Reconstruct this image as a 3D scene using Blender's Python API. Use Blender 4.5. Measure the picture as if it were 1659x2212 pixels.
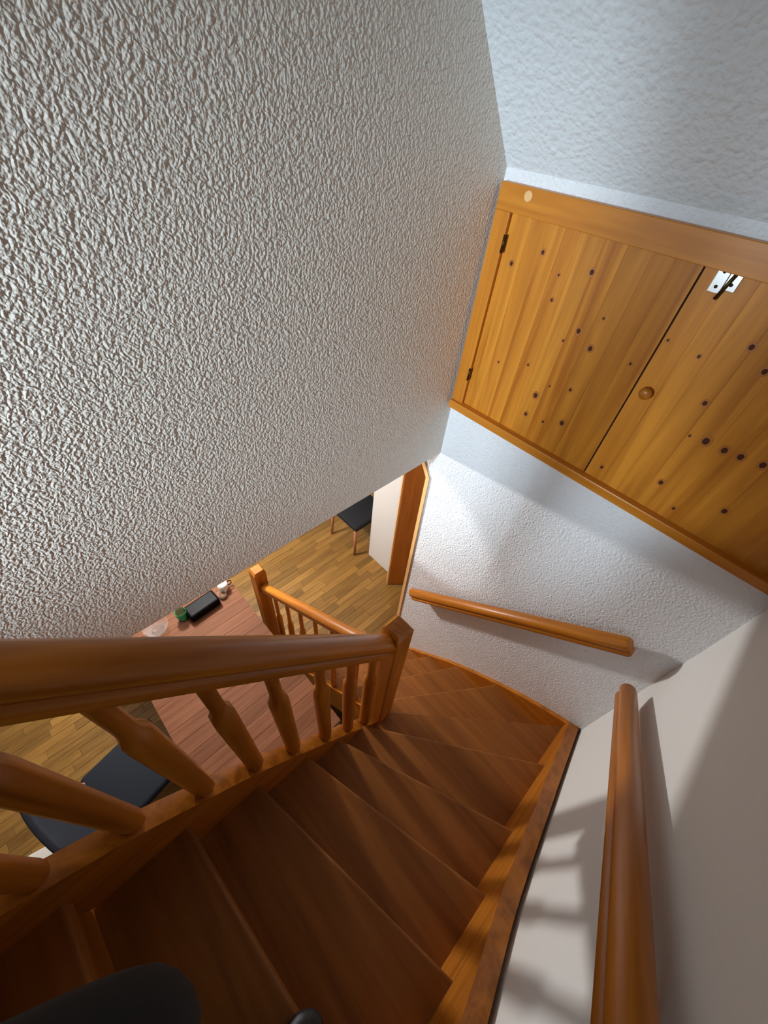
import bpy, bmesh, math, random
from mathutils import Vector, Matrix
random.seed(7)
for o in list(bpy.data.objects): bpy.data.objects.remove(o)
SC = bpy.context.scene
COL = SC.collection

# ------------------------------------------------------------------ units
S = 1.37                      # metres per layout unit (layout origin = eye point)
F = -2.646                    # lower floor
Z0 = -F * S
def P(x, y, z): return Vector((x * S, y * S, z * S + Z0))

# ------------------------------------------------------------------ camera
FPX = 868.27
yaw, pitch, roll = math.radians(41.566), math.radians(-46.811), math.radians(6.793)
fw = Vector((math.cos(yaw) * math.cos(pitch), math.sin(yaw) * math.cos(pitch), math.sin(pitch)))
rt = Vector((math.sin(yaw), -math.cos(yaw), 0)); up = rt.cross(fw)
r2 = math.cos(roll) * rt + math.sin(roll) * up
u2 = -math.sin(roll) * rt + math.cos(roll) * up
cd = bpy.data.cameras.new('camera'); cam = bpy.data.objects.new('camera', cd); COL.objects.link(cam)
cd.sensor_fit = 'VERTICAL'; cd.sensor_height = 36; cd.lens = FPX / 2212 * 36
cd.clip_start = 0.01
cam.matrix_world = Matrix((( r2.x, u2.x, -fw.x, 0), (r2.y, u2.y, -fw.y, 0), (r2.z, u2.z, -fw.z, Z0), (0, 0, 0, 1)))
SC.camera = cam

# ------------------------------------------------------------------ light
W = bpy.data.worlds.new('world'); SC.world = W; W.use_nodes = True
W.node_tree.nodes['Background'].inputs[0].default_value = (0.6, 0.72, 0.9, 1)
W.node_tree.nodes['Background'].inputs[1].default_value = 0.25
SC.view_settings.view_transform = 'Standard'; SC.view_settings.look = 'None'
SC.view_settings.gamma = 1; SC.view_settings.use_curve_mapping = False
SC.view_settings.exposure = 0.0
SC.cycles.max_bounces = 6; SC.cycles.diffuse_bounces = 4; SC.cycles.glossy_bounces = 3; SC.cycles.transmission_bounces = 5
SC.cycles.caustics_reflective = False; SC.cycles.caustics_refractive = False

def light(name, kind, loc, energy, color, **kw):
    l = bpy.data.lights.new(name, kind); l.energy = energy; l.color = color
    for k, v in kw.items(): setattr(l, k, v)
    o = bpy.data.objects.new(name, l); COL.objects.link(o); o.location = loc
    return o
def aim(o, target):
    o.rotation_euler = (Vector(target) - o.location).to_track_quat('-Z', 'Y').to_euler()
# dining room ceiling lamp (below the lower ceiling, left of the stairwell)
light('dining_lamp', 'POINT', P(0.30, 2.0, -1.07), 158, (1.0, 0.985, 0.97), shadow_soft_size=0.07)
# added spot; its cone edge makes the bright wedge on the end wall
sp = light('added_wedge_spot', 'SPOT', P(0.25, 1.75, -1.02), 105, (0.93, 0.97, 1.0), shadow_soft_size=0.04,
           spot_size=math.radians(27), spot_blend=0.14)
aim(sp, P(1.0, 0.86, -1.24))
# daylight from the upstairs window behind the photographer
wl = light('upstairs_window_light', 'AREA', P(-1.86, 0.28, -0.10), 20, (0.66, 0.86, 1.0), shape='RECTANGLE', size=0.75, size_y=0.85)
aim(wl, P(1.0, 0.28, 0.1))

# added unseen cool spot brightening the cupboard, sloping ceiling and their corner
us = light('added_corner_spot', 'SPOT', P(-1.60, 0.335, -0.06), 530, (0.72, 0.88, 1.0), shadow_soft_size=0.16,
           spot_size=math.radians(41), spot_blend=1.0)
aim(us, P(1.0, 0.66, -0.52))

# ------------------------------------------------------------------ materials
def srgb(r, g, b):
    f = lambda c: (c / 255 / 12.92) if c / 255 <= 0.04045 else ((c / 255 + 0.055) / 1.055) ** 2.4
    return (f(r), f(g), f(b), 1)
def new_mat(name):
    m = bpy.data.materials.new(name); m.use_nodes = True
    return m, m.node_tree.nodes, m.node_tree.links, m.node_tree.nodes['Principled BSDF']
def flat(name, col, rough=0.5, metal=0.0, **kw):
    m, n, l, b = new_mat(name)
    b.inputs['Base Color'].default_value = col; b.inputs['Roughness'].default_value = rough
    b.inputs['Metallic'].default_value = metal
    for k, v in kw.items(): b.inputs[k].default_value = v
    return m
def fabric(name, c0, c1, scale=300):
    m, n, l, b = new_mat(name)
    tc = n.new('ShaderNodeTexCoord'); no = n.new('ShaderNodeTexNoise'); no.inputs['Scale'].default_value = scale
    l.new(tc.outputs['Object'], no.inputs['Vector'])
    r = n.new('ShaderNodeValToRGB'); r.color_ramp.elements[0].color = c0; r.color_ramp.elements[1].color = c1
    l.new(no.outputs['Fac'], r.inputs['Fac']); l.new(r.outputs['Color'], b.inputs['Base Color'])
    b.inputs['Roughness'].default_value = 0.85
    bp = n.new('ShaderNodeBump'); bp.inputs['Strength'].default_value = 0.3; bp.inputs['Distance'].default_value = 0.001
    l.new(no.outputs['Fac'], bp.inputs['Height']); l.new(bp.outputs['Normal'], b.inputs['Normal'])
    return m
def plaster(name, col, scale, dist, strength=1.0, rough=0.75, spec=0.3):
    """rough-cast plaster: rounded grains of two sizes as relief"""
    m, n, l, b = new_mat(name)
    tc = n.new('ShaderNodeTexCoord')
    v = n.new('ShaderNodeTexVoronoi'); v.feature = 'F1'; v.inputs['Scale'].default_value = scale * .8
    nz = n.new('ShaderNodeTexNoise'); nz.inputs['Scale'].default_value = scale * 0.9; nz.inputs['Detail'].default_value = 1.5
    wn = n.new('ShaderNodeTexNoise'); wn.inputs['Scale'].default_value = scale * 0.35; wn.inputs['Detail'].default_value = 0
    ad = n.new('ShaderNodeVectorMath'); ad.operation = 'SCALE'; ad.inputs['Scale'].default_value = 0.02
    l.new(tc.outputs['Object'], wn.inputs['Vector']); l.new(wn.outputs['Color'], ad.inputs[0])
    a2 = n.new('ShaderNodeVectorMath'); a2.operation = 'ADD'
    l.new(tc.outputs['Object'], a2.inputs[0]); l.new(ad.outputs[0], a2.inputs[1])
    l.new(a2.outputs[0], v.inputs['Vector']); l.new(tc.outputs['Object'], nz.inputs['Vector'])
    mx = n.new('ShaderNodeMath'); mx.operation = 'MULTIPLY_ADD'; mx.inputs[1].default_value = -0.55
    l.new(v.outputs['Distance'], mx.inputs[0]); l.new(nz.outputs['Fac'], mx.inputs[2])
    bp = n.new('ShaderNodeBump'); bp.inputs['Strength'].default_value = strength; bp.inputs['Distance'].default_value = dist
    l.new(mx.outputs[0], bp.inputs['Height']); l.new(bp.outputs['Normal'], b.inputs['Normal'])
    b.inputs['Base Color'].default_value = col; b.inputs['Roughness'].default_value = rough
    b.inputs['Specular IOR Level'].default_value = spec
    return m
def wood(name, c0, c1, axis=0, rough=0.35, fine=22, long=1.3, vary=0.0, coat=0.06, staves=0.0, stave_axis=1, sv=.2, spec=.3):
    """grain runs along the local axis; optional per-object tone and glued staves"""
    m, n, l, b = new_mat(name)
    tc = n.new('ShaderNodeTexCoord'); oi = n.new('ShaderNodeObjectInfo')
    mp = n.new('ShaderNodeMapping'); sc = [fine, fine, fine]; sc[axis] = long
    mp.inputs['Scale'].default_value = sc
    off = n.new('ShaderNodeVectorMath'); off.operation = 'SCALE'; off.inputs[0].default_value = (17.3, 9.1, 5.7)
    l.new(oi.outputs['Random'], off.inputs['Scale'])
    ad = n.new('ShaderNodeVectorMath'); ad.operation = 'ADD'
    l.new(tc.outputs['Object'], ad.inputs[0])
    if vary > 0: l.new(off.outputs[0], ad.inputs[1])
    l.new(ad.outputs[0], mp.inputs['Vector'])
    no = n.new('ShaderNodeTexNoise'); no.inputs['Scale'].default_value = 1.0; no.inputs['Detail'].default_value = 3
    no.inputs['Roughness'].default_value = 0.6; no.inputs['Distortion'].default_value = 0.6
    l.new(mp.outputs[0], no.inputs['Vector'])
    r = n.new('ShaderNodeValToRGB'); r.color_ramp.elements[0].color = c0; r.color_ramp.elements[1].color = c1
    r.color_ramp.elements[0].position = 0.3; r.color_ramp.elements[1].position = 0.7
    l.new(no.outputs['Fac'], r.inputs['Fac'])
    hs = n.new('ShaderNodeHueSaturation')
    l.new(r.outputs['Color'], hs.inputs['Color'])
    src = None
    if vary > 0: src = oi.outputs['Random']
    if staves > 0:
        sx = n.new('ShaderNodeSeparateXYZ'); l.new(tc.outputs['Object'], sx.inputs[0])
        dv = n.new('ShaderNodeMath'); dv.operation = 'DIVIDE'; dv.inputs[1].default_value = staves
        l.new(sx.outputs[stave_axis], dv.inputs[0])
        fl = n.new('ShaderNodeMath'); fl.operation = 'FLOOR'; l.new(dv.outputs[0], fl.inputs[0])
        wn = n.new('ShaderNodeTexWhiteNoise'); wn.noise_dimensions = '1D'; l.new(fl.outputs[0], wn.inputs['W'])
        src = wn.outputs['Value']; vary = sv
    if src is not None:
        ma = n.new('ShaderNodeMapRange'); ma.inputs['To Min'].default_value = 1 - vary; ma.inputs['To Max'].default_value = 1 + vary
        l.new(src, ma.inputs['Value']); l.new(ma.outputs[0], hs.inputs['Value'])
    l.new(hs.outputs['Color'], b.inputs['Base Color'])
    bp = n.new('ShaderNodeBump'); bp.inputs['Strength'].default_value = 0.12; bp.inputs['Distance'].default_value = 0.002
    l.new(no.outputs['Fac'], bp.inputs['Height']); l.new(bp.outputs['Normal'], b.inputs['Normal'])
    b.inputs['Roughness'].default_value = rough; b.inputs['Coat Weight'].default_value = coat; b.inputs['Specular IOR Level'].default_value = spec
    b.inputs['Coat Roughness'].default_value = 0.2
    return m

WC0, WC1 = srgb(146, 82, 18), srgb(194, 119, 36)
M = {}
M['stucco'] = plaster('rough_stucco', srgb(226, 217, 205), 145, 0.0048, 1.0, 0.55, 0.5)
M['plaster'] = plaster('fine_plaster', srgb(226, 227, 229), 120, 0.005, 0.8)
M['plaster_smooth'] = plaster('smooth_plaster', srgb(226, 224, 220), 60, 0.0010, 0.4)
M['ceil'] = plaster('ceiling_plaster', srgb(220, 224, 226), 75, 0.0045, 0.8)
for a, nm in enumerate('xyz'):
    M['wood_' + nm] = wood('varnished_wood_' + nm, WC0, WC1, a)
M['tread'] = wood('tread_wood', srgb(126, 74, 26), srgb(156, 96, 38), 1, 0.5, staves=0.06, stave_axis=0, sv=.07)
M['cab'] = wood('pine_board', srgb(164, 94, 20), srgb(218, 142, 46), 2, 0.4, fine=17, long=1.1, vary=0.09)
M['cab_trim_y'] = wood('pine_trim_horizontal', srgb(180, 106, 28), srgb(206, 132, 44), 1, 0.35)
M['cab_trim_z'] = wood('pine_trim_vertical', srgb(180, 106, 28), srgb(206, 132, 44), 2, 0.35)
M['parquet'] = wood('oak_parquet', srgb(120, 84, 38), srgb(152, 114, 58), 0, 0.38, fine=40, long=3, vary=0.26)
M['table'] = wood('beech_table', srgb(108, 66, 42), srgb(136, 90, 64), 0, 0.6, fine=30, long=1.5, vary=0.16, coat=0, spec=.12)
M['doorwood'] = wood('door_wood', srgb(164, 102, 40), srgb(190, 126, 58), 2, 0.4)
M['chairleg'] = wood('chair_leg_wood', srgb(160, 104, 74), srgb(190, 134, 100), 2, 0.45)
M['knot'] = flat('pine_knot', srgb(74, 34, 10), 0.6, 0, **{'Specular IOR Level': 0.2})
M['knot_ring'] = flat('pine_knot_ring', srgb(176, 106, 40), 0.35)
M['dark'] = flat('gap_dark', srgb(40, 22, 8), 0.8)
M['plug'] = flat('light_wood_plug', srgb(226, 178, 118), 0.4)
M['steel'] = flat('steel', (0.75, 0.73, 0.7, 1), 0.25, 1.0)
M['bronze'] = flat('dark_hinge', srgb(70, 52, 24), 0.4, 0.8)
M['blackfab'] = fabric('black_upholstery', srgb(9, 10, 12), srgb(20, 22, 27))
M['bluefab'] = fabric('dark_blue_upholstery', srgb(10, 13, 18), srgb(28, 36, 50))
M['trouser'] = fabric('black_trousers', srgb(4, 4, 5), srgb(9, 9, 10), 500)
M['shoe'] = flat('black_shoe', srgb(12, 11, 11), 0.5)
M['skin'] = flat('skin', srgb(205, 155, 128), 0.5)
M['hair'] = fabric('dark_hair', srgb(30, 20, 14), srgb(60, 42, 30), 400)
M['blackbox'] = flat('satin_black', srgb(10, 9, 10), 0.42, 0, **{'Specular IOR Level': 0.06})
M['green'] = flat('green_glass', srgb(40, 140, 90), 0.08, 0, **{'Alpha': 0.62})
M['glass'] = flat('clear_glass', (0.75, 0.75, 0.73, 1), 0.06, 0, **{'Alpha': 0.13})
M['white'] = flat('white_ceramic', srgb(235, 230, 220), 0.25)
M['sauce'] = flat('brown_spice', srgb(110, 74, 46), 0.7)

# ------------------------------------------------------------------ helpers
def obj(name, bm, mat, parent=None, smooth=False):
    me = bpy.data.meshes.new(name)
    bmesh.ops.recalc_face_normals(bm, faces=bm.faces[:])
    bm.to_mesh(me); bm.free()
    for m in (mat if isinstance(mat, (list, tuple)) else [mat]): me.materials.append(M[m] if isinstance(m, str) else m)
    if smooth:
        for p in me.polygons: p.use_smooth = True
    o = bpy.data.objects.new(name, me); COL.objects.link(o)
    if parent is not None: o.parent = parent
    return o
def thing(name, label, cat, loc=(0, 0, 0), rz=0.0, group=None):
    o = bpy.data.objects.new(name, None); COL.objects.link(o); o.location = loc; o.rotation_euler = (0, 0, rz)
    o.empty_display_size = 0.1
    return tag(o, label, cat, group)
def tag(o, label, cat, group=None):
    o['label'] = label; o['category'] = cat
    if group: o['group'] = group
    return o
def struct(o, label=None, cat=None):
    o['kind'] = 'structure'
    if label: o['label'] = label
    if cat: o['category'] = cat
    return o
def box(bm, a, b, bev=0.0, seg=2):
    a = Vector(a); b = Vector(b)
    r = bmesh.ops.create_cube(bm, size=1)
    vs = r['verts']
    for v in vs:
        v.co = Vector(((a.x + b.x) / 2 + v.co.x * (b.x - a.x), (a.y + b.y) / 2 + v.co.y * (b.y - a.y), (a.z + b.z) / 2 + v.co.z * (b.z - a.z)))
    if bev > 0:
        es = list({e for v in vs for e in v.link_edges})
        bmesh.ops.bevel(bm, geom=es, offset=bev, segments=seg, profile=0.5, affect='EDGES')
    return bm
def nbox(a, b, bev=0.0, seg=2): return box(bmesh.new(), a, b, bev, seg)
def prism(bm, pts, vec):
    """closed polygon extruded along vec"""
    vec = Vector(vec)
    v0 = [bm.verts.new(Vector(p)) for p in pts]; v1 = [bm.verts.new(Vector(p) + vec) for p in pts]
    n = len(pts)
    bm.faces.new(v0); bm.faces.new(list(reversed(v1)))
    for i in range(n): bm.faces.new((v0[i], v1[i], v1[(i + 1) % n], v0[(i + 1) % n]))
    return bm
def strip(bm, left, right):
    """band solid between matching polylines of (top-in, top-out, bottom-out, bottom-in) rings"""
    pass
def sweep(bm, prof, frames, caps=True):
    """sweep closed 2-D profile through 4x4 frames (profile in local y,z)"""
    rings = []
    for fm in frames: rings.append([bm.verts.new(fm @ Vector((0, p[0], p[1]))) for p in prof])
    n = len(prof)
    for a, b in zip(rings, rings[1:]):
        for i in range(n): bm.faces.new((a[i], a[(i + 1) % n], b[(i + 1) % n], b[i]))
    if caps: bm.faces.new(rings[0]); bm.faces.new(list(reversed(rings[-1])))
    return bm
def lathe(bm, prof, seg=24, loc=(0, 0, 0)):
    """prof = [(r,z)...]"""
    loc = Vector(loc); rings = []
    for r, z in prof:
        if r < 1e-6: rings.append([bm.verts.new(loc + Vector((0, 0, z)))])
        else: rings.append([bm.verts.new(loc + Vector((r * math.cos(2 * math.pi * i / seg), r * math.sin(2 * math.pi * i / seg), z))) for i in range(seg)])
    for a, b in zip(rings, rings[1:]):
        for i in range(seg):
            j = (i + 1) % seg
            if len(a) == 1 and len(b) == 1: continue
            if len(a) == 1: bm.faces.new((a[0], b[i], b[j]))
            elif len(b) == 1: bm.faces.new((a[i], b[0], a[j]))
            else: bm.faces.new((a[i], b[i], b[j], a[j]))
    return bm
def tube(bm, pts, rad, seg=10):
    pts = [Vector(p) for p in pts]; prof = [(math.cos(2 * math.pi * i / seg), math.sin(2 * math.pi * i / seg)) for i in range(seg)]
    frames = []
    for i, p in enumerate(pts):
        t = (pts[min(i + 1, len(pts) - 1)] - pts[max(i - 1, 0)]).normalized()
        q = t.to_track_quat('X', 'Z').to_matrix().to_4x4()
        r = rad[i] if isinstance(rad, (list, tuple)) else rad
        frames.append(Matrix.Translation(p) @ q @ Matrix.Scale(r, 4))
    return sweep(bm, prof, frames)
def interp(tab, x):
    """smooth (monotone cubic) interpolation through the table"""
    tab = sorted(tab)
    xs = [t[0] for t in tab]; ys = [t[1] for t in tab]; n = len(xs)
    d = [(ys[i + 1] - ys[i]) / (xs[i + 1] - xs[i]) for i in range(n - 1)]
    if x <= xs[0]: return ys[0] + d[0] * (x - xs[0])
    if x >= xs[-1]: return ys[-1] + d[-1] * (x - xs[-1])
    m = [d[0]] + [(0 if d[i - 1] * d[i] <= 0 else 2 * d[i - 1] * d[i] / (d[i - 1] + d[i])) for i in range(1, n - 1)] + [d[-1]]
    i = max(k for k in range(n - 1) if xs[k] <= x)
    h = xs[i + 1] - xs[i]; t = (x - xs[i]) / h
    return ((1 + 2 * t) * (1 - t) ** 2 * ys[i] + t * (1 - t) ** 2 * h * m[i] + t * t * (3 - 2 * t) * ys[i + 1] + t * t * (t - 1) * h * m[i + 1])

# ------------------------------------------------------------------ the shell (layout units)
Y1, Y3, XB = 0.648, -0.31, 1.0          # left wall, right wall, end wall
ZB = -0.906                             # lower edge of the left wall = ceiling of the lower room
ZU = -0.749                             # upper floor
XL = -1.95                              # back of the upper landing
XC = 1.435                              # far wall stub of the lower room
ZT = 1.0
def zceil(x): return -0.106 + (1 - x) * 1.13
YR = -1.3                              # right side of the upper landing
xt = 1 - (ZT + 0.106) / 1.13
def U(bm, x0, y0, z0, x1, y1, z1, bev=0): return box(bm, P(min(x0, x1), min(y0, y1), min(z0, z1)), P(max(x0, x1), max(y0, y1), max(z0, z1)), bev)

# left wall: a thick slab whose lower edge hangs over the dining room
o = obj('wall_left', U(bmesh.new(), XL, Y1, ZB, XB, Y1 + 0.12, ZT + .05), 'stucco'); struct(o, 'large rough stucco wall hanging on the left over the lower room', 'wall')
# end wall with the chamfered opening corner at its lower left
bm = bmesh.new()
yo = 0.668
pts = [P(XB, Y3 - .1, F), P(XB, yo, F), P(XB, yo, -1.045), P(XB, yo + 0.10, -0.885), P(XB, Y1 + 0.4, -0.885), P(XB, Y1 + .4, -0.10), P(XB, Y3 - .1, -0.10)]
prism(bm, pts, (0.34 * S, 0, 0))
o = obj('wall_back', bm, 'plaster'); struct(o, 'white plaster end wall of the stairwell with a slanted light patch', 'wall')
o = obj('wall_right', U(bmesh.new(), -.50, Y3 - 0.1, F, XB, Y3, ZT + .05), 'plaster_smooth'); struct(o, 'smooth white wall on the right with the near handrail', 'wall')
# sloping ceiling, flat ceiling behind
bm = bmesh.new()
prism(bm, [P(XB + .1, Y3 - .1, zceil(XB + .1)), P(xt, Y3 - .1, ZT), P(xt, Y3 - .1, ZT + .08), P(XB + .1, Y3 - .1, zceil(XB + .1) + .12)], (0, (Y1 + .2 - Y3) * S, 0))
o = obj('ceiling', bm, 'ceil'); struct(o, 'pale sloping plaster ceiling above the cupboard', 'ceiling')
o = obj('ceiling', U(bmesh.new(), XL, YR - .1, ZT, xt, Y1 + .12, ZT + .08), 'wood_x'); struct(o, 'flat ceiling over the upper landing', 'ceiling')  # unseen; wood finish put on to keep it from bouncing light
o = obj('ceiling', U(bmesh.new(), -3.2, Y1 + .12, ZB, 3.0, 4.2, ZB + .12), 'plaster_smooth'); struct(o, 'white ceiling of the lower room', 'ceiling')
# upper floor slab behind the photographer
o = obj('floor', U(bmesh.new(), XL, YR, ZB, -0.50, Y1, ZU), 'wood_x'); struct(o, 'wooden upper landing floor', 'floor')
# unseen wall behind the landing, with its window; wood finish cuts bounced light
bm = bmesh.new()
wy0, wy1, wz0, wz1 = -0.04, 0.60, -0.44, 0.24
U(bm, XL - .1, YR - .1, ZB, XL, wy0, ZT + .05); U(bm, XL - .1, wy1, ZB, XL, Y1 + .12, ZT + .05)
U(bm, XL - .1, wy0, ZB, XL, wy1, wz0); U(bm, XL - .1, wy0, wz1, XL, wy1, ZT + .05)
o = obj('wall_rear', bm, 'wood_z'); struct(o, 'unseen upper landing wall around its window, wood finish added to cut bounced light', 'wall')
win = thing('window_1', 'daylit window of the upper landing', 'window', P(XL, (wy0 + wy1) / 2, wz0)); win['kind'] = 'structure'
def child_at(o, parent):
    o.parent = parent; o.matrix_parent_inverse = Matrix.LocRotScale(parent.location, parent.rotation_euler, None).inverted(); return o
bm = bmesh.new()
for (a, b, c, d) in ((wy0, wy0 + .04, wz0, wz1), (wy1 - .04, wy1, wz0, wz1), (wy0, wy1, wz0, wz0 + .04), (wy0, wy1, wz1 - .04, wz1), (.26, .30, wz0, wz1)):
    U(bm, XL - .07, a, c, XL - .03, b, d)
child_at(obj('window_frame', bm, 'white'), win)
child_at(obj('pane', U(bmesh.new(), XL - .053, wy0 + .02, wz0 + .02, XL - .047, wy1 - .02, wz1 - .02), 'glass'), win)
o = obj('wall_landing', U(bmesh.new(), XL, YR - .1, ZB, -.50, YR, ZT + .05), 'wood_z'); struct(o, 'unseen wall on the right of the upper landing, wood finish added to cut bounced light', 'wall')  # out of view, given wood instead of white to lower the bounce
o = obj('wall_return', U(bmesh.new(), -.60, YR, F, -.50, Y3 - .1, ZT + .05), 'wood_z'); struct(o, 'unseen wall end where the landing turns, wood finish added to cut bounced light', 'wall')  # wood here too, added to absorb light out of view
# lower room
fl = obj('floor', U(bmesh.new(), -3.2, Y3, F - .12, 3.0, 4.2, F - 0.006), 'dark'); struct(fl, 'light oak parquet floor of the lower room', 'floor')
o = obj('wall_side', U(bmesh.new(), XC, 1.135, F, XC + .16, 1.385, ZB), 'plaster_smooth'); struct(o, 'short white wall between doorway and recess with black chair', 'wall')
o = obj('wall_far', U(bmesh.new(), -3.2, 4.1, F, 3.0, 4.2, ZB), 'plaster_smooth'); struct(o, 'far wall of the lower room', 'wall')
o = obj('wall_near', U(bmesh.new(), -3.2, Y3, F, -3.1, 4.1, ZB), 'plaster_smooth'); struct(o, 'side wall of the lower room', 'wall')
o = obj('wall_recess', U(bmesh.new(), 2.3, .5, F, 2.4, 4.1, ZB), 'plaster_smooth'); struct(o, 'wall at the back of the recess', 'wall')

# wooden edging of the opening in the end wall
bm = bmesh.new()
w_ = 0.017
outer = [(yo, F), (yo, -1.045), (yo + .10, -.885)]
inner = [(yo + w_, F), (yo + w_, -1.05), (yo + .10 + .012, -.895)]
poly = outer + inner[::-1]
prism(bm, [P(XB - 0.006, y, z) for y, z in poly], (0.35 * S, 0, 0))
o = obj('trim_1', bm, 'plug'); struct(o, 'pale wooden edging on the corner of the end wall', 'trim')

# door leaf standing ajar behind that corner
dr = thing('door_1', 'brown wooden door standing ajar behind the end wall corner', 'door', P(1.356, 1.074, F)); dr['kind'] = 'structure'
dv = Vector((0.745, -0.667, 0))
dn = Vector((0.667, 0.745, 0))
a0 = Vector((1.356, 1.074, F + .004))
def dpt(t, k, z): q = a0 + dv * t + dn * k; return P(q.x, q.y, z)
bm = bmesh.new(); prism(bm, [dpt(0, 0, F + .006), dpt(.5, 0, F + .006), dpt(.5, .03, F + .006), dpt(0, .03, F + .006)], (0, 0, 1.42 * S))
child_at(obj('door_leaf', bm, 'doorwood'), dr)
bm = bmesh.new(); prism(bm, [dpt(-.010, -.004, F), dpt(0, -.004, F), dpt(0, .04, F), dpt(-.010, .04, F)], (0, 0, 1.45 * S))
child_at(obj('edge_strip', bm, 'plug'), dr)

# ------------------------------------------------------------------ cupboard in the end wall
cb = thing('wall_cupboard', 'orange pine wall cupboard with knotty doors under the sloping ceiling', 'cupboard', P(XB, .2, -.693))
ct, cbm, cl, cr = -0.128, -0.693, 0.638, -0.309
def cpart(name, bm, mat, par=cb, **k):
    o = obj(name, bm, mat, **k)
    if par is cb: child_at(o, cb)
    else: o.parent = par; o.matrix_parent_inverse = par.matrix_basis.inverted() if False else Matrix.Translation(cb.location).inverted()
    return o
xf = XB - 0.012                       # face of the boards
cpart('frame_top', U(bmesh.new(), XB - .022, cl, ct, XB + .002, cr, ct - .050, .002), 'cab_trim_y')
cpart('frame_side', U(bmesh.new(), XB - .022, cl, ct - .050, XB + .002, cl - .040, cbm + .020, .002), 'cab_trim_z')
cpart('frame_side', U(bmesh.new(), XB - .022, cr + .04, ct - .050, XB + .002, cr, cbm + .020, .002), 'cab_trim_z')
cpart('frame_bottom', U(bmesh.new(), XB - .034, cl, cbm + .026, XB + .002, cr, cbm, .003), 'cab_trim_y')
cpart('backing', U(bmesh.new(), XB - .004, cl - .03, ct - .03, XB + .001, cr + .03, cbm + .01), 'dark')
def onX(px, py, X=xf):
    d = fw + (px - 829.5) / FPX * r2 - (py - 1106) / FPX * u2
    return d * (X / d.x)
knots = [(1105, 569, 5), (1173, 545, 5), (1207, 594, 3), (1279, 588, 6), (1192, 648, 4), (1304, 688, 3), (1250, 715, 6), (1217, 736, 3),
         (1275, 753, 6), (1077, 782, 2.5), (1141, 788, 3), (1362, 786, 3.5), (1187, 834, 2.5), (1157, 854, 6), (1232, 842, 4), (1136, 894, 4.5),
         (1173, 911, 3.5), (1214, 914, 6), (1300, 1009, 4), (1523, 871, 6), (1624, 750, 7), (1652, 803, 7), (1510, 770, 4), (1525, 953, 9),
         (1490, 941, 3), (1565, 973, 8), (1600, 987, 8), (1428, 1042, 6), (1455, 1098, 4), (1565, 1104, 7), (1443, 735, 3), (1648, 1005, 8)]
kn3 = [(onX(a, b), r) for a, b, r in knots]
def cdoor(name, y0, y1, edges, label):
    d = thing(name, label, 'x', (0, 0, 0)); del d['category']
    d.parent = cb; d.matrix_parent_inverse = Matrix.Translation(cb.location).inverted()
    prev = y0
    for e in edges + [y1]:
        bm = bmesh.new(); U(bm, xf + random.uniform(0, .0004), prev, ct - .051, XB - .003, e + .0001, cbm + .021, .0005)
        bo = obj('board', bm, 'cab'); bo.parent = d
        ymin, ymax = min(prev, e), max(prev, e)
        for q, r in kn3:
            if ymin <= q.y < ymax:
                bmk = bmesh.new()
                rr = r * q.dot(fw) / FPX * S * 0.85
                c = P(xf - .0007, q.y, q.z)
                for k, (s_, mi) in enumerate(((1.5, 1), (.85, 0))):
                    vs = [bmk.verts.new(c + Vector((-.0003 * k, math.cos(t * math.pi / 8) * rr * s_, math.sin(t * math.pi / 8) * rr * s_ * 1.25))) for t in range(16)]
                    vb = [bmk.verts.new(v.co + Vector((.002, 0, 0))) for v in vs]
                    f_ = bmk.faces.new(vs); f_.material_index = mi
                    for t in range(16):
                        g = bmk.faces.new((vs[t], vs[(t + 1) % 16], vb[(t + 1) % 16], vb[t])); g.material_index = mi
                obj('knot', bmk, ['knot', 'knot_ring'], bo)
        prev = e
    return d
d1 = cdoor('door', cl - .041, 0.1845, [0.575, 0.545, 0.505, 0.462, 0.42, 0.372, 0.325, 0.275, 0.232], 'left cupboard door of knotty pine staves')
d2 = cdoor('door', 0.1810, cr + .041, [0.135, 0.092, 0.04, -0.012, -0.06, -0.11, -0.155, -0.205, -.24], 'right cupboard door with the round knob')
def into(o, par):
    o.parent = par; return o
# hinges on the left frame, catch at the top of the right door, knob, plug
for (px, py) in ((1087, 527), (1013, 809)):
    q = onX(px, py, XB - .024)
    bm = bmesh.new(); tube(bm, [P(XB - .025, q.y, q.z - .018), P(XB - .025, q.y, q.z + .018)], 0.0045)
    child_at(obj('hinge', bm, 'bronze', smooth=True), cb)
q0, q1 = onX(1556, 603, XB - .016), onX(1590, 600, XB - .016)
ht = bmesh.new(); qa, qb = onX(1600, 584, XB - .018), onX(1543, 646, XB - .018); tube(ht, [P(qa.x, qa.y, qa.z), P(qb.x, qb.y, qb.z)], 0.0045)
hc = into(obj('door_catch', ht, 'bronze', smooth=True), d2)
for q, sg in ((q0, 1), (q1, -1)):
    bm = nbox(P(XB - .016, q.y - .010, q.z - .022), P(XB - .0125, q.y + .010, q.z + .022), .001)
    into(obj('catch_plate', bm, 'steel'), hc)
    for dz in (.012, -.012):
        bm = bmesh.new(); lathe(bm, [(0, .003), (.003, .0026), (.0042, 0)], 10)
        so = into(obj('screw', bm, 'bronze', smooth=True), hc)
        so.matrix_basis = Matrix.Translation(P(XB - .016, q.y, q.z + dz)) @ Matrix.Rotation(-math.pi / 2, 4, 'Y')
q = onX(1392, 852, XB - .03)
bm = bmesh.new(); lathe(bm, [(0, .030), (.010, .0295), (.0165, .025), (.0185, .018), (.016, .011), (.010, .007), (.0085, 0)], 20)
kb = into(obj('knob', bm, 'wood_z', smooth=True), d2)
kb.matrix_basis = Matrix.Translation(P(xf, q.y, q.z)) @ Matrix.Rotation(-math.pi / 2, 4, 'Y')
q = onX(1141, 424, XB - .022)
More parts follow.
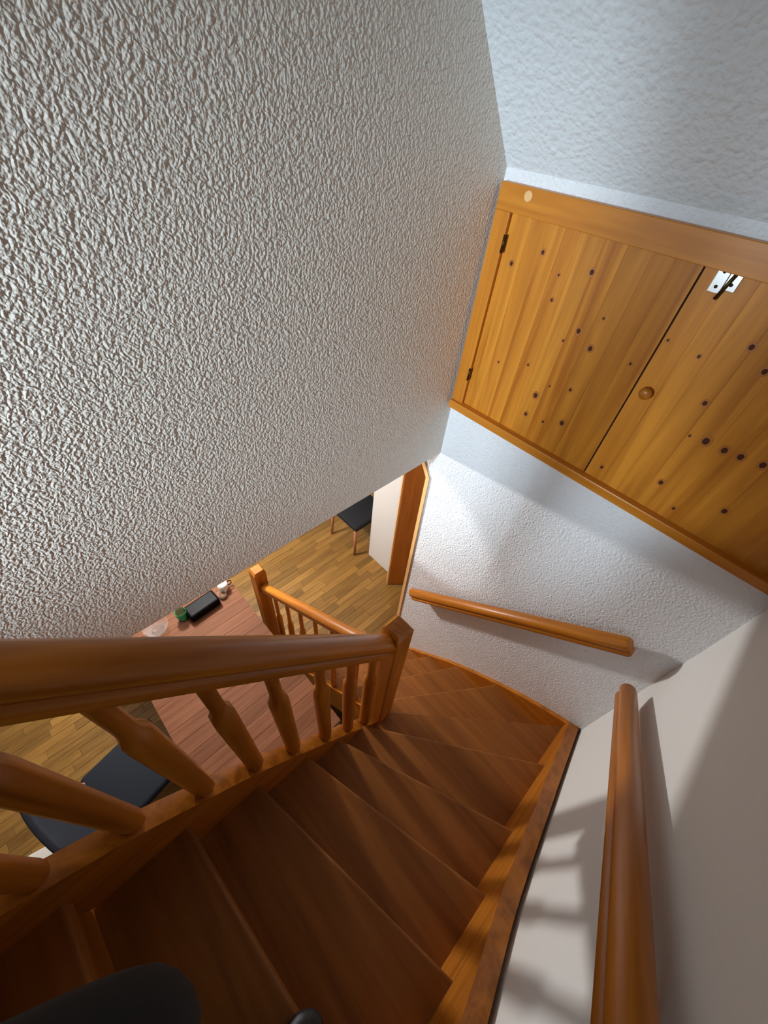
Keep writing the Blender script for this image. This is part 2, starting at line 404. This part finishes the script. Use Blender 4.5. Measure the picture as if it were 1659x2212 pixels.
bm = bmesh.new(); lathe(bm, [(0, .0012), (.0125, .0012), (.0135, 0)], 20)
pl = obj('wooden_plug', bm, 'plug'); pl.matrix_basis = Matrix.Translation(P(XB - .022, q.y, q.z)) @ Matrix.Rotation(-math.pi / 2, 4, 'Y')
pl.parent = cb; pl.matrix_parent_inverse = Matrix.Translation(cb.location).inverted()

# ------------------------------------------------------------------ staircase
st = thing('staircase', 'winding varnished wooden staircase turning down to the left', 'staircase', P(.45, .295, F))
def spart(name, bm, mat, smooth=False): return child_at(obj(name, bm, mat, smooth=smooth), st)
r_ = 0.146
YI, YO, XW, XI = 0.276, -0.260, 0.985, 0.462
# nosing lines: (inner point, outer point) and level, bottom to top
NO = [((XI, .99), (XW, .655)), ((XI, .84), (XW, .531)), ((XI, .69), (XW, .395)), ((XI, .545), (XW, .235)), ((XI, .40), (XW, .037)),
      ((.445, .315), (XW, -.264)), ((.343, YI), (.74, YO)), ((.223, YI), (.451, YO)), ((.107, YI), (.250, YO)),
      ((-.027, YI), (.076, YO)), ((-.162, YI), (-.135, YO)), ((-.317, YI), (-.310, YO)), ((-.49, YI), (-.49, YO))]
def LV(k): return F + r_ * (k + 1)
def lerp(a, b, t): return (a[0] + (b[0] - a[0]) * t, a[1] + (b[1] - a[1]) * t)
def back(pt, k, end):          # move a nosing end-point back (upwards) by d along the stringer towards the next nosing
    nx = NO[k + 1][end]
    d = math.hypot(nx[0] - pt[0], nx[1] - pt[1]); return lerp(pt, nx, min(.03 / max(d, 1e-4), .5))
TH = 0.030
for k in range(len(NO) - 1):
    a, b = NO[k]; c, d = NO[k + 1]
    if k + 2 < len(NO): c2, d2_ = back(c, k + 1, 0), back(d, k + 1, 1)
    else: c2, d2_ = c, d
    poly = [a, b]
    if k == 5: poly += [(XW, YO)]                 # corner winder
    if k == 4: d2_ = (XW, -.264)
    poly += [d2_, c2]
    if k == 4: poly += [(XI, .315)]
    if k == 5: poly = [a, b, (XW, YO), d2_, c2]
    bm = bmesh.new(); prism(bm, [P(x, y, LV(k) - TH) for x, y in poly], (0, 0, TH * S))
    es = [e for e in bm.edges if abs(e.verts[0].co.z - e.verts[1].co.z) < 1e-5 and e.verts[0].co.z > P(0, 0, LV(k)).z - 1e-4
          and all(min((v.co - P(*q, LV(k))).length for q in (a, b)) < 1e-3 for v in e.verts)]
    if es: bmesh.ops.bevel(bm, geom=es, offset=.008, segments=3, profile=.5, affect='EDGES')
    o = spart('tread', bm, 'tread')
for k in range(len(NO)):
    a, b = NO[k]
    if k + 1 < len(NO): a2, b2 = back(a, k, 0), back(b, k, 1)
    else: a2, b2 = (a[0] - .02, a[1]), (b[0] - .02, b[1])
    a1, b1 = lerp(a, a2, .6), lerp(b, b2, .6)
    if k == 5: b1, b2 = (XW, YO + .004), (XW - .015, YO)
    z0 = LV(k) - r_ if k else F
    z1 = LV(k) - TH
    bm = bmesh.new(); prism(bm, [P(*a1, z0), P(*b1, z0), P(*b2, z0), P(*a2, z0)], (0, 0, (z1 - z0) * S))
    spart('riser', bm, 'wood_y')

def stringer(tab, s0, s1, place, t0, t1, depth, n=40, floor=True):
    """board following the table: s along the wall, thickness t0..t1"""
    bm = bmesh.new(); rings = []
    for i in range(n + 1):
        s = s0 + (s1 - s0) * i / n; zt = interp(tab, s); zb = zt - depth
        if floor: zb = max(zb, F)
        zb = min(zb, zt - .01)
        rings.append([bm.verts.new(place(s, t, z)) for t, z in ((t0, zt), (t1, zt), (t1, zb), (t0, zb))])
    for a, b in zip(rings, rings[1:]):
        for i in range(4): bm.faces.new((a[i], a[(i + 1) % 4], b[(i + 1) % 4], b[i]))
    bm.faces.new(rings[0]); bm.faces.new(rings[-1][::-1])
    es = [e for e in bm.edges if len(e.link_faces) == 2 and e.calc_face_angle(0) > 1.2]
    return bm
alongX = lambda s, t, z: P(s, t, z)
alongY = lambda s, t, z: P(t, s, z)
TAB_IN = [(.44, -1.80), (.414, -1.757), (.20, -1.42), (-.009, -1.106), (-.106, -.985), (-.209, -.866), (-.303, -.782), (-.49, -.62)]
TAB_OUT = [(1.0, -1.712), (.80, -1.585), (.556, -1.424), (.267, -1.226), (.0735, -1.051), (-.14, -.86), (-.49, -.56)]
TAB_END = [(-.31, -1.707), (-.113, -1.802), (.072, -1.925), (.26, -2.075), (.40, -2.215), (.544, -2.362), (.665, -2.475)]
TAB_LOW = [(.32, -1.80), (.476, -1.975), (.66, -2.17), (.857, -2.385), (1.0, -2.53), (1.16, -2.62)]
spart('stringer', stringer(TAB_IN, .44, -.49, alongX, YI - .002, .313, .27), 'wood_x')
spart('stringer', stringer(TAB_OUT, .985, -.49, alongX, -.298, YO + .002, .28), 'wood_x')
spart('stringer', stringer(TAB_END, -.298, .664, alongY, XW - .002, XB - .001, .26), 'wood_y')
spart('stringer', stringer(TAB_LOW, .31, 1.20, alongY, .438, XI + .002, .27), 'wood_y')

# newel posts: square, chamfered cap
def newel(x, y, z0, z1, w, z2=None):
    bm = bmesh.new(); h = w / 2
    prof = [(h, z0), (h, z1 - .016), (h * .72, z1)]
    rings = [[bm.verts.new(P(x + sx * a, y + sy * a, z)) for sx, sy in ((-1, -1), (1, -1), (1, 1), (-1, 1))] for a, z in prof]
    for a, b in zip(rings, rings[1:]):
        for i in range(4): bm.faces.new((a[i], a[(i + 1) % 4], b[(i + 1) % 4], b[i]))
    bm.faces.new(rings[0][::-1]); bm.faces.new(rings[-1])
    es = [e for e in bm.edges if abs(e.verts[0].co.z - e.verts[1].co.z) > .2]
    bmesh.ops.bevel(bm, geom=es, offset=.006, segments=2, profile=.5, affect='EDGES')
    return bm
spart('newel_post', newel(.452, .297, F, -1.022, .066), 'wood_z')
spart('newel_post', newel(.452, 1.232, F, -1.775, .066), 'wood_z')
spart('newel_post', newel(-.53, .297, ZU, -.02, .066), 'wood_z')

# handrail section (metres): mushroom head, groove, narrower foot
def rail_profile(w=.062, h=.086):
    pts = []
    hw = w / 2; zc = h / 2 - hw * .92
    for i in range(13):
        a = math.pi * (-.12 + 1.24 * i / 12); pts.append((hw * math.cos(a), zc + hw * .92 * math.sin(a)))
    pts += [(-hw * .72, zc - hw * .62), (-hw * .66, zc - hw * .80), (-hw * .80, zc - hw * .95), (-hw * .80, -h / 2 + .004), (-hw * .70, -h / 2),
            (hw * .70, -h / 2), (hw * .80, -h / 2 + .004), (hw * .80, zc - hw * .95), (hw * .66, zc - hw * .80), (hw * .72, zc - hw * .62)]
    return pts
def rail(name, p0, p1, mat='wood_x', prof=None, ends=0.0):
    d = p1 - p0; L = d.length
    x = d.normalized(); y = Vector((0, 0, 1)).cross(x).normalized(); z = x.cross(y)
    mw = Matrix(((x.x, y.x, z.x, p0.x), (x.y, y.y, z.y, p0.y), (x.z, y.z, z.z, p0.z), (0, 0, 0, 1)))
    bm = bmesh.new(); prof = prof or rail_profile()
    fr = []
    if ends > 0: fr.append(Matrix.Translation((0, 0, 0)) @ Matrix.Diagonal((1, .82, .86, 1)))
    fr.append(Matrix.Translation((ends, 0, 0))); fr.append(Matrix.Translation((L - ends, 0, 0)))
    if ends > 0: fr.append(Matrix.Translation((L, 0, 0)) @ Matrix.Diagonal((1, .82, .86, 1)))
    sweep(bm, prof, fr)
    o = obj(name, bm, mat, smooth=False); o.matrix_basis = mw
    for p in o.data.polygons:
        if abs(p.normal.x) < .5: p.use_smooth = True
    try: o.data.set_sharp_from_angle(angle=math.radians(50))
    except Exception: pass
    return o
def zr(x): return -.536 - 1.325 * x
hr = rail('handrail', P(.425, .295, zr(.425)), P(-.50, .295, zr(-.50)), prof=rail_profile(.074, .096)); child_at(hr, st)
# lower rail
def zl(y): return -1.245 - .765 * (y - .33)
lr = rail('handrail', P(.452, .33, zl(.33)), P(.452, 1.20, zl(1.20)), prof=rail_profile(.058, .07)); child_at(lr, st)

# balusters: square neck, shouldered tapering body, pin foot
def baluster(x, y, z0, z1, slim=1.0):
    bm = bmesh.new(); h = (z1 - z0) * S
    prof = [(.010, 0), (.011, .02), (.019, .028), (.0205, .06), (.021, .20 * h / .75), (.0225, h * .66), (.0215, h * .70), (.0145, h * .735), (.0135, h * .78), (.0135, h)]
    b = P(x, y, z0)
    rings = []
    for a, z in prof:
        a *= slim; rings.append([bm.verts.new(b + Vector((a * math.cos(t) * q, a * math.sin(t) * q, z))) for t, q in
            [((i + .5) * math.pi / 4, 1.10) for i in range(8)]])
    for p_, q_ in zip(rings, rings[1:]):
        for i in range(8): bm.faces.new((p_[i], p_[(i + 1) % 8], q_[(i + 1) % 8], q_[i]))
    bm.faces.new(rings[0][::-1]); bm.faces.new(rings[-1])
    for f_ in bm.faces: f_.smooth = len(f_.verts) == 4
    return bm
for x in (-.295, -.197, -.101, -.008, .084, .185, .277, .36):
    spart('baluster', baluster(x, .295, interp(TAB_IN, x) - .012, zr(x) - .03, 1.18), 'wood_z')
for y in (.455, .60, .72, .84, .96, 1.08):
    spart('baluster', baluster(.452, y, interp(TAB_LOW, y) - .012, zl(y) - .02, .9), 'wood_z')

for o in st.children:
    if o.name.startswith('baluster'): o.data.set_sharp_from_angle(angle=math.radians(48))

# ------------------------------------------------------------------ wall handrails
def wall_rail(name, label, p0, p1, nrm, ts, ends=.012):
    t = thing(name, label, 'handrail', p0, 0, 'wall handrails')
    o = rail('rail', p0, p1, ends=ends, prof=rail_profile(.064, .078)); child_at(o, t)
    n = Vector(nrm)
    for k in ts:
        c = p0.lerp(p1, k) + Vector((0, 0, -.035)); wpt = c + n * (.055 * 1.0)
        bm = bmesh.new(); tube(bm, [c + Vector((0, 0, .012)), c + Vector((0, 0, -.012)), c + n * .02 + Vector((0, 0, -.026)), c + n * .075 + Vector((0, 0, -.028))], .007, 8)
        child_at(obj('bracket', bm, 'bronze', smooth=True), t)
    return t
wall_rail('wall_handrail', 'short wooden handrail on the end wall below the cupboard', P(.950, .590, -1.745), P(.950, -.188, -1.075), (1, 0, 0), (.12, .80))
wall_rail('wall_handrail', 'long near wooden handrail running up the right wall', P(.885, -.256, -1.175), P(-.30, -.262, -1.175 + 1.185 * .785), (0, -1, 0), (.10, .62))

# ------------------------------------------------------------------ parquet
SW, SL = .070 / S, .46 / S
cand = []
rows = int((3.4 - .30) / SW)
for j in range(rows):
    y = .30 + j * SW + SW / 2
    x = -2.6 - random.random() * SL
    while x < 2.3:
        cand.append((x + SL / 2, y)); x += SL
def proj(x, y, z):
    v = Vector((x, y, z)); d = v.dot(fw)
    return (829.5 + FPX * v.dot(r2) / d, 1106 - FPX * v.dot(u2) / d, d) if d > .05 else (-9e9, 0, -1)
ZTAB = F + .74 / S
TX0, TX1, TY0, TY1 = -.114 * -ZTAB, .1785 * -ZTAB, .45, 1.95
def seen(x, y):
    px, py, d = proj(x, y, F)
    if not (-60 < px < 1700 and -20 < py < 2230): return 0
    if y > Y1 and (F / y * Y1) > ZB: return 0               # hidden by the hanging wall
    k = ZTAB / F
    if TX0 < x * k < TX1 and TY0 < y * k < TY1: return 0    # under the table top
    if px > 900: return 0
    if y < .33 or (x > .46 and y < .6): return 0
    return 1.0 / d
sc_ = sorted(cand, key=lambda c: -max(seen(c[0] + o_, c[1]) for o_ in (-SL / 2, 0, SL / 2)))
vis = [c for c in sc_ if max(seen(c[0] + o_, c[1]) for o_ in (-SL / 2, 0, SL / 2)) > 0][:290]
vset = set(vis)
bm = nbox((-SL * S / 2 + .0006, -SW * S / 2 + .0005, -.008), (SL * S / 2 - .0006, SW * S / 2 - .0005, 0), .0012, 1)
first = obj('parquet_strip', bm, 'parquet', fl)
for i, (x, y) in enumerate(vis):
    o = first if i == 0 else first.copy()
    if i: COL.objects.link(o)
    o.location = P(x, y, F); o.location.z = random.uniform(-.0003, .0002)
bm = bmesh.new()
for c in cand:
    if c in vset: continue
    a = P(c[0] - SL / 2, c[1] - SW / 2, F); b = P(c[0] + SL / 2, c[1] + SW / 2, F)
    box(bm, (a.x + .0006, a.y + .0005, -.008), (b.x - .0006, b.y - .0005, 0))
o = obj('parquet_remainder', bm, 'parquet', fl); o['kind'] = 'stuff'

# ------------------------------------------------------------------ dining table and what stands on it
tb = thing('dining_table', 'reddish wooden dining table beside the stairs', 'table', P((TX0 + TX1) / 2, (TY0 + TY1) / 2, F))
nb = 8
for i in range(22):
    y0 = TY0 + (TY1 - TY0) * i / 22; y1 = TY0 + (TY1 - TY0) * (i + 1) / 22
    child_at(obj('plank', U(bmesh.new(), TX0, y0 + .0004, ZTAB - .022, TX1, y1 - .0004, ZTAB, .0012), 'table'), tb)
bm = bmesh.new()
for (a, b, c, d) in ((TX0 + .05, TY0 + .05, TX1 - .05, TY0 + .07), (TX0 + .05, TY1 - .07, TX1 - .05, TY1 - .05), (TX0 + .05, TY0 + .07, TX0 + .07, TY1 - .07), (TX1 - .07, TY0 + .07, TX1 - .05, TY1 - .07)):
    U(bm, a, b, ZTAB - .08, c, d, ZTAB - .022)
child_at(obj('apron', bm, 'table'), tb)
for x in (TX0 + .06, TX1 - .06):
    for y in (TY0 + .06, TY1 - .06):
        child_at(obj('leg', U(bmesh.new(), x - .025, y - .025, F, x + .025, y + .025, ZTAB - .022, .003), 'table'), tb)
def onZ(px, py, Z):
    d = fw + (px - 829.5) / FPX * r2 - (py - 1106) / FPX * u2
    return d * (Z / d.z)
# glossy black box
q = onZ(437, 1308, ZTAB + .03)
bx = tag(obj('black_box', nbox((-.12, -.062, 0), (.12, .062, .075), .016, 3), 'blackbox'), 'glossy black box lying on the dining table', 'box')
bx.location = P(q.x, q.y, ZTAB); bx.rotation_euler = (0, 0, math.radians(4))
# green glass
q = onZ(392, 1328, ZTAB + .04)
gt = thing('green_glass', 'small green glass tumbler on the dining table', 'glass', P(q.x, q.y, ZTAB))
bm = bmesh.new(); lathe(bm, [(0, 0), (.032, 0), (.037, .05), (.040, .10), (.037, .10), (.033, .05), (.028, .012), (0, .012)], 24)
obj('tumbler', bm, 'green', gt, True)
# clear jar with brown content
q = onZ(480, 1283, ZTAB + .03)
jr = thing('glass_jar', 'small clear glass jar near the table edge', 'jar', P(q.x, q.y, ZTAB))
bm = bmesh.new(); lathe(bm, [(0, 0), (.030, 0), (.034, .006), (.034, .06), (.031, .062), (.031, .010), (0, .008)], 24)
obj('jar_body', bm, 'glass', jr, True)
bm = bmesh.new(); lathe(bm, [(0, .009), (.029, .010), (.029, .022), (0, .024)], 20); obj('spice', bm, 'sauce', jr, True)
# clear bowl further left
q = onZ(338, 1356, ZTAB + .03)
bw = thing('glass_bowl', 'clear glass bowl at the left end of the table items', 'bowl', P(q.x, q.y, ZTAB))
bm = bmesh.new(); lathe(bm, [(0, 0), (.045, 0), (.075, .035), (.088, .075), (.084, .075), (.071, .038), (.042, .008), (0, .006)], 28)
obj('bowl_body', bm, 'glass', bw, True)
# white mug with black handle
q = onZ(494, 1258, ZTAB + .05)
mg = thing('mug', 'white mug with thin black handle at the table edge', 'mug', P(q.x - .035, q.y + .01, ZTAB))
bm = bmesh.new(); lathe(bm, [(0, 0), (.032, 0), (.036, .01), (.037, .085), (.033, .085), (.032, .012), (0, .01)], 24)
obj('mug_body', bm, 'white', mg, True)
bm = bmesh.new(); tube(bm, [(.034, 0, .068), (.056, 0, .072), (.070, 0, .055), (.070, 0, .032), (.055, 0, .018), (.033, 0, .020)], .0045, 8)
obj('handle', bm, 'blackbox', mg, True)

# ------------------------------------------------------------------ chairs
def chair(name, label, loc, rz, fab, grp):
    t = thing(name, label, 'chair', loc, rz, grp)
    w, d = .225, .235
    bm = nbox((-d, -w, .405), (d, w, .475), .03, 3); obj('seat', bm, fab, t, True)
    # backrest: curved padded slab behind (-x side)
    bm = bmesh.new(); n = 8; rings = []
    for i in range(n + 1):
        y = -w * .98 + 2 * w * .98 * i / n; cx = -.02 * math.cos(y / w * math.pi / 2)
        rings.append([bm.verts.new(Vector((-d - .015 + cx + a, y, z))) for a, z in ((.02, .50), (-.03, .68), (-.10, .90), (-.14, .895), (-.075, .68), (-.02, .50))])
    for a, b in zip(rings, rings[1:]):
        for i in range(6): bm.faces.new((a[i], a[(i + 1) % 6], b[(i + 1) % 6], b[i]))
    bm.faces.new(rings[0]); bm.faces.new(rings[-1][::-1])
    bo = obj('backrest', bm, fab, t, True)
    mo = bo.modifiers.new('bev', 'BEVEL'); mo.width = .012; mo.segments = 3; mo.limit_method = 'ANGLE'; mo.angle_limit = math.radians(35)
    for sx, sy in ((1, 1), (1, -1), (-1, 1), (-1, -1)):
        bm = bmesh.new()
        tube(bm, [(sx * (d - .03), sy * (w - .035), .41), (sx * (d - .02), sy * (w - .025), .0)], [.019, .013], 10)
        obj('leg', bm, 'chairleg', t, True)
    for sy in (1, -1):
        bm = bmesh.new(); tube(bm, [(-d + .03, sy * (w - .05), .41), (-d - .015, sy * (w - .05), .54)], .013, 8); obj('back_support', bm, 'chairleg', t, True)
    return t
chair('dining_chair', 'dark blue upholstered chair at the table seen between the balusters', P(-.445, .978, F), math.radians(12), 'bluefab', 'dining chairs')
chair('dining_chair', 'black upholstered chair with wooden legs in the recess by the white wall', P(1.50, 1.60, F), math.radians(180), 'blackfab', 'dining chairs')

# long white box on the floor behind that chair
qa_, qb_ = onZ(50, 1884, F + .16 / S), onZ(218, 1790, F + .16 / S)
mid = (qa_ + qb_) / 2; ln = (qb_ - qa_).length * S; an = math.atan2(qb_.y - qa_.y, qb_.x - qa_.x)
wb = thing('storage_box', 'low white storage box on the floor behind the dark blue chair', 'box', P(mid.x, mid.y, F), an)
obj('box_body', nbox((-ln / 2 - .03, -.07, 0.001), (ln / 2 + .02, .07, .13), .006), 'white', wb)
obj('box_lid', nbox((-ln / 2 - .034, -.074, .13), (ln / 2 + .024, .074, .16), .006), 'white', wb)

# ------------------------------------------------------------------ the photographer: one knee and one shoe tip show
def skinned(name, chains, mat, parent=None, sub=2, root=0):
    me = bpy.data.meshes.new(name); vs = []; es = []; rad = []; idx = {}
    for ch in chains:
        prev = None
        for key, p, r in ch:
            if key not in idx: idx[key] = len(vs); vs.append(p); rad.append(r)
            if prev is not None and prev != idx[key]: es.append((prev, idx[key]))
            prev = idx[key]
    me.from_pydata([tuple(v) for v in vs], es, []); o = bpy.data.objects.new(name, me); COL.objects.link(o)
    sk = o.modifiers.new('skin', 'SKIN'); sk.use_smooth_shade = True
    for i, r in enumerate(rad):
        d = me.skin_vertices[0].data[i]; d.radius = (r, r); d.use_root = (i == root)
    s = o.modifiers.new('sub', 'SUBSURF'); s.levels = sub; s.render_levels = sub
    dg = bpy.context.evaluated_depsgraph_get(); ev = o.evaluated_get(dg)
    m2 = bpy.data.meshes.new_from_object(ev); o.modifiers.clear(); o.data = m2
    for m in mat: m2.materials.append(M[m])
    for p in m2.polygons: p.use_smooth = True
    if parent: o.parent = parent
    return o
B = lambda x, y, z: P(x, y, z)
pel = ('pel', B(-.43, -.03, -.36), .115)
chains = [
    [pel, ('waist', B(-.44, -.03, -.22), .115), ('chest', B(-.43, -.03, -.06), .13), ('neck0', B(-.41, -.03, .06), .08), ('neck', B(-.395, -.03, .10), .052), ('head0', B(-.375, -.03, .155), .078), ('head1', B(-.37, -.03, .21), .085), ('head2', B(-.375, -.03, .255), .055)],
    [pel, ('lh', B(-.41, .035, -.385), .09), ('lt', B(-.28, .060, -.445), .106), ('lk', B(-.170, .030, -.520), .078), ('lk2', B(-.178, .036, -.565), .068), ('lc', B(-.29, .085, -.74), .052), ('la', B(-.385, .095, -.845), .042)],
    [pel, ('rh', B(-.41, -.10, -.40), .09), ('rtt', B(-.36, -.105, -.54), .076), ('rk', B(-.30, -.105, -.70), .058), ('rc', B(-.30, -.104, -.84), .050), ('ra', B(-.262, -.102, -.985), .042)],
    [('chest', 0, 0), ('ls', B(-.42, .10, .02), .062), ('le', B(-.43, .17, -.18), .046), ('lw', B(-.31, .12, -.27), .032), ('lhand', B(-.265, .09, -.265), .030)],
    [('chest', 0, 0), ('rs', B(-.42, -.16, .02), .062), ('re', B(-.43, -.23, -.18), .046), ('rw', B(-.31, -.17, -.27), .032), ('rhand', B(-.265, -.14, -.265), .030)],
]
bd = skinned('person', chains, ['trouser', 'skin'])
zn = P(0, 0, .095).z
for p in bd.data.polygons:
    if p.center.z > zn: p.material_index = 1
    if p.center.x > P(-.30, 0, 0).x and P(0, 0, -.31).z < p.center.z < P(0, 0, -.2).z: p.material_index = 1
tag(bd, 'person in black trousers, bent knee at the lower left above the steps', 'person')
# fingers as short chains, hair, shoes
for sgn, hy in ((1, .09), (-1, -.14)):
    base = B(-.258, hy, -.262)
    for k in range(4):
        yy = base.y + (k - 1.5) * .017 ; L = (.055, .068, .072, .060)[k]
        c = [('a', Vector((base.x - .012, yy, base.z)), .009), ('b', Vector((base.x + L * .5, yy - sgn * .004, base.z + .004)), .0085), ('c', Vector((base.x + L * .95, yy - sgn * .012, base.z - .012)), .0075)]
        skinned('finger', [c], ['skin'], bd, 2)
    c = [('a', Vector((base.x - .03, base.y - sgn * .02, base.z)), .010), ('b', Vector((base.x + .005, base.y - sgn * .042, base.z + .008)), .0095), ('c', Vector((base.x + .03, base.y - sgn * .045, base.z + .012)), .008)]
    skinned('thumb', [c], ['skin'], bd, 2)
bm = bmesh.new(); bmesh.ops.create_uvsphere(bm, u_segments=20, v_segments=14, radius=1)
for v in bm.verts: v.co = Vector((v.co.x * .105, v.co.y * .098, v.co.z * .105)) + P(-.392, -.03, .235)
bmesh.ops.delete(bm, geom=[v for v in bm.verts if v.co.z < P(0, 0, .205).z], context='VERTS')
obj('hair', bm, 'hair', bd, True)
def shoe(ax, ay, zt, tox, toy):
    bm = bmesh.new(); a = P(ax, ay, zt); t = P(tox, toy, zt); d = (t - a).normalized(); s = Vector((-d.y, d.x, 0))
    L = (t - a).length; st_ = []
    for f_, w, h in ((-.20, .02, .07), (-.16, .034, .095), (0, .036, .10), (.30, .040, .085), (.62, .047, .058), (.86, .040, .045), (.97, .024, .036), (1.0, .008, .02)):
        c = a + d * (L * f_); r = []
        for i in range(12):
            an = 2 * math.pi * i / 12; zz = math.sin(an)
            r.append(bm.verts.new(c + s * (w * math.cos(an)) + Vector((0, 0, h / 2 + h / 2 * max(-1, min(1, zz * 1.25)) + .001))))
        st_.append(r)
    for p_, q_ in zip(st_, st_[1:]):
        for i in range(12): bm.faces.new((p_[i], p_[(i + 1) % 12], q_[(i + 1) % 12], q_[i]))
    bm.faces.new(st_[0][::-1]); bm.faces.new(st_[-1])
    obj('shoe', bm, 'shoe', bd, True)
shoe(-.275, -.102, LV(10), -.118, -.096)
shoe(-.385, .095, LV(11), -.235 - .0, .085)
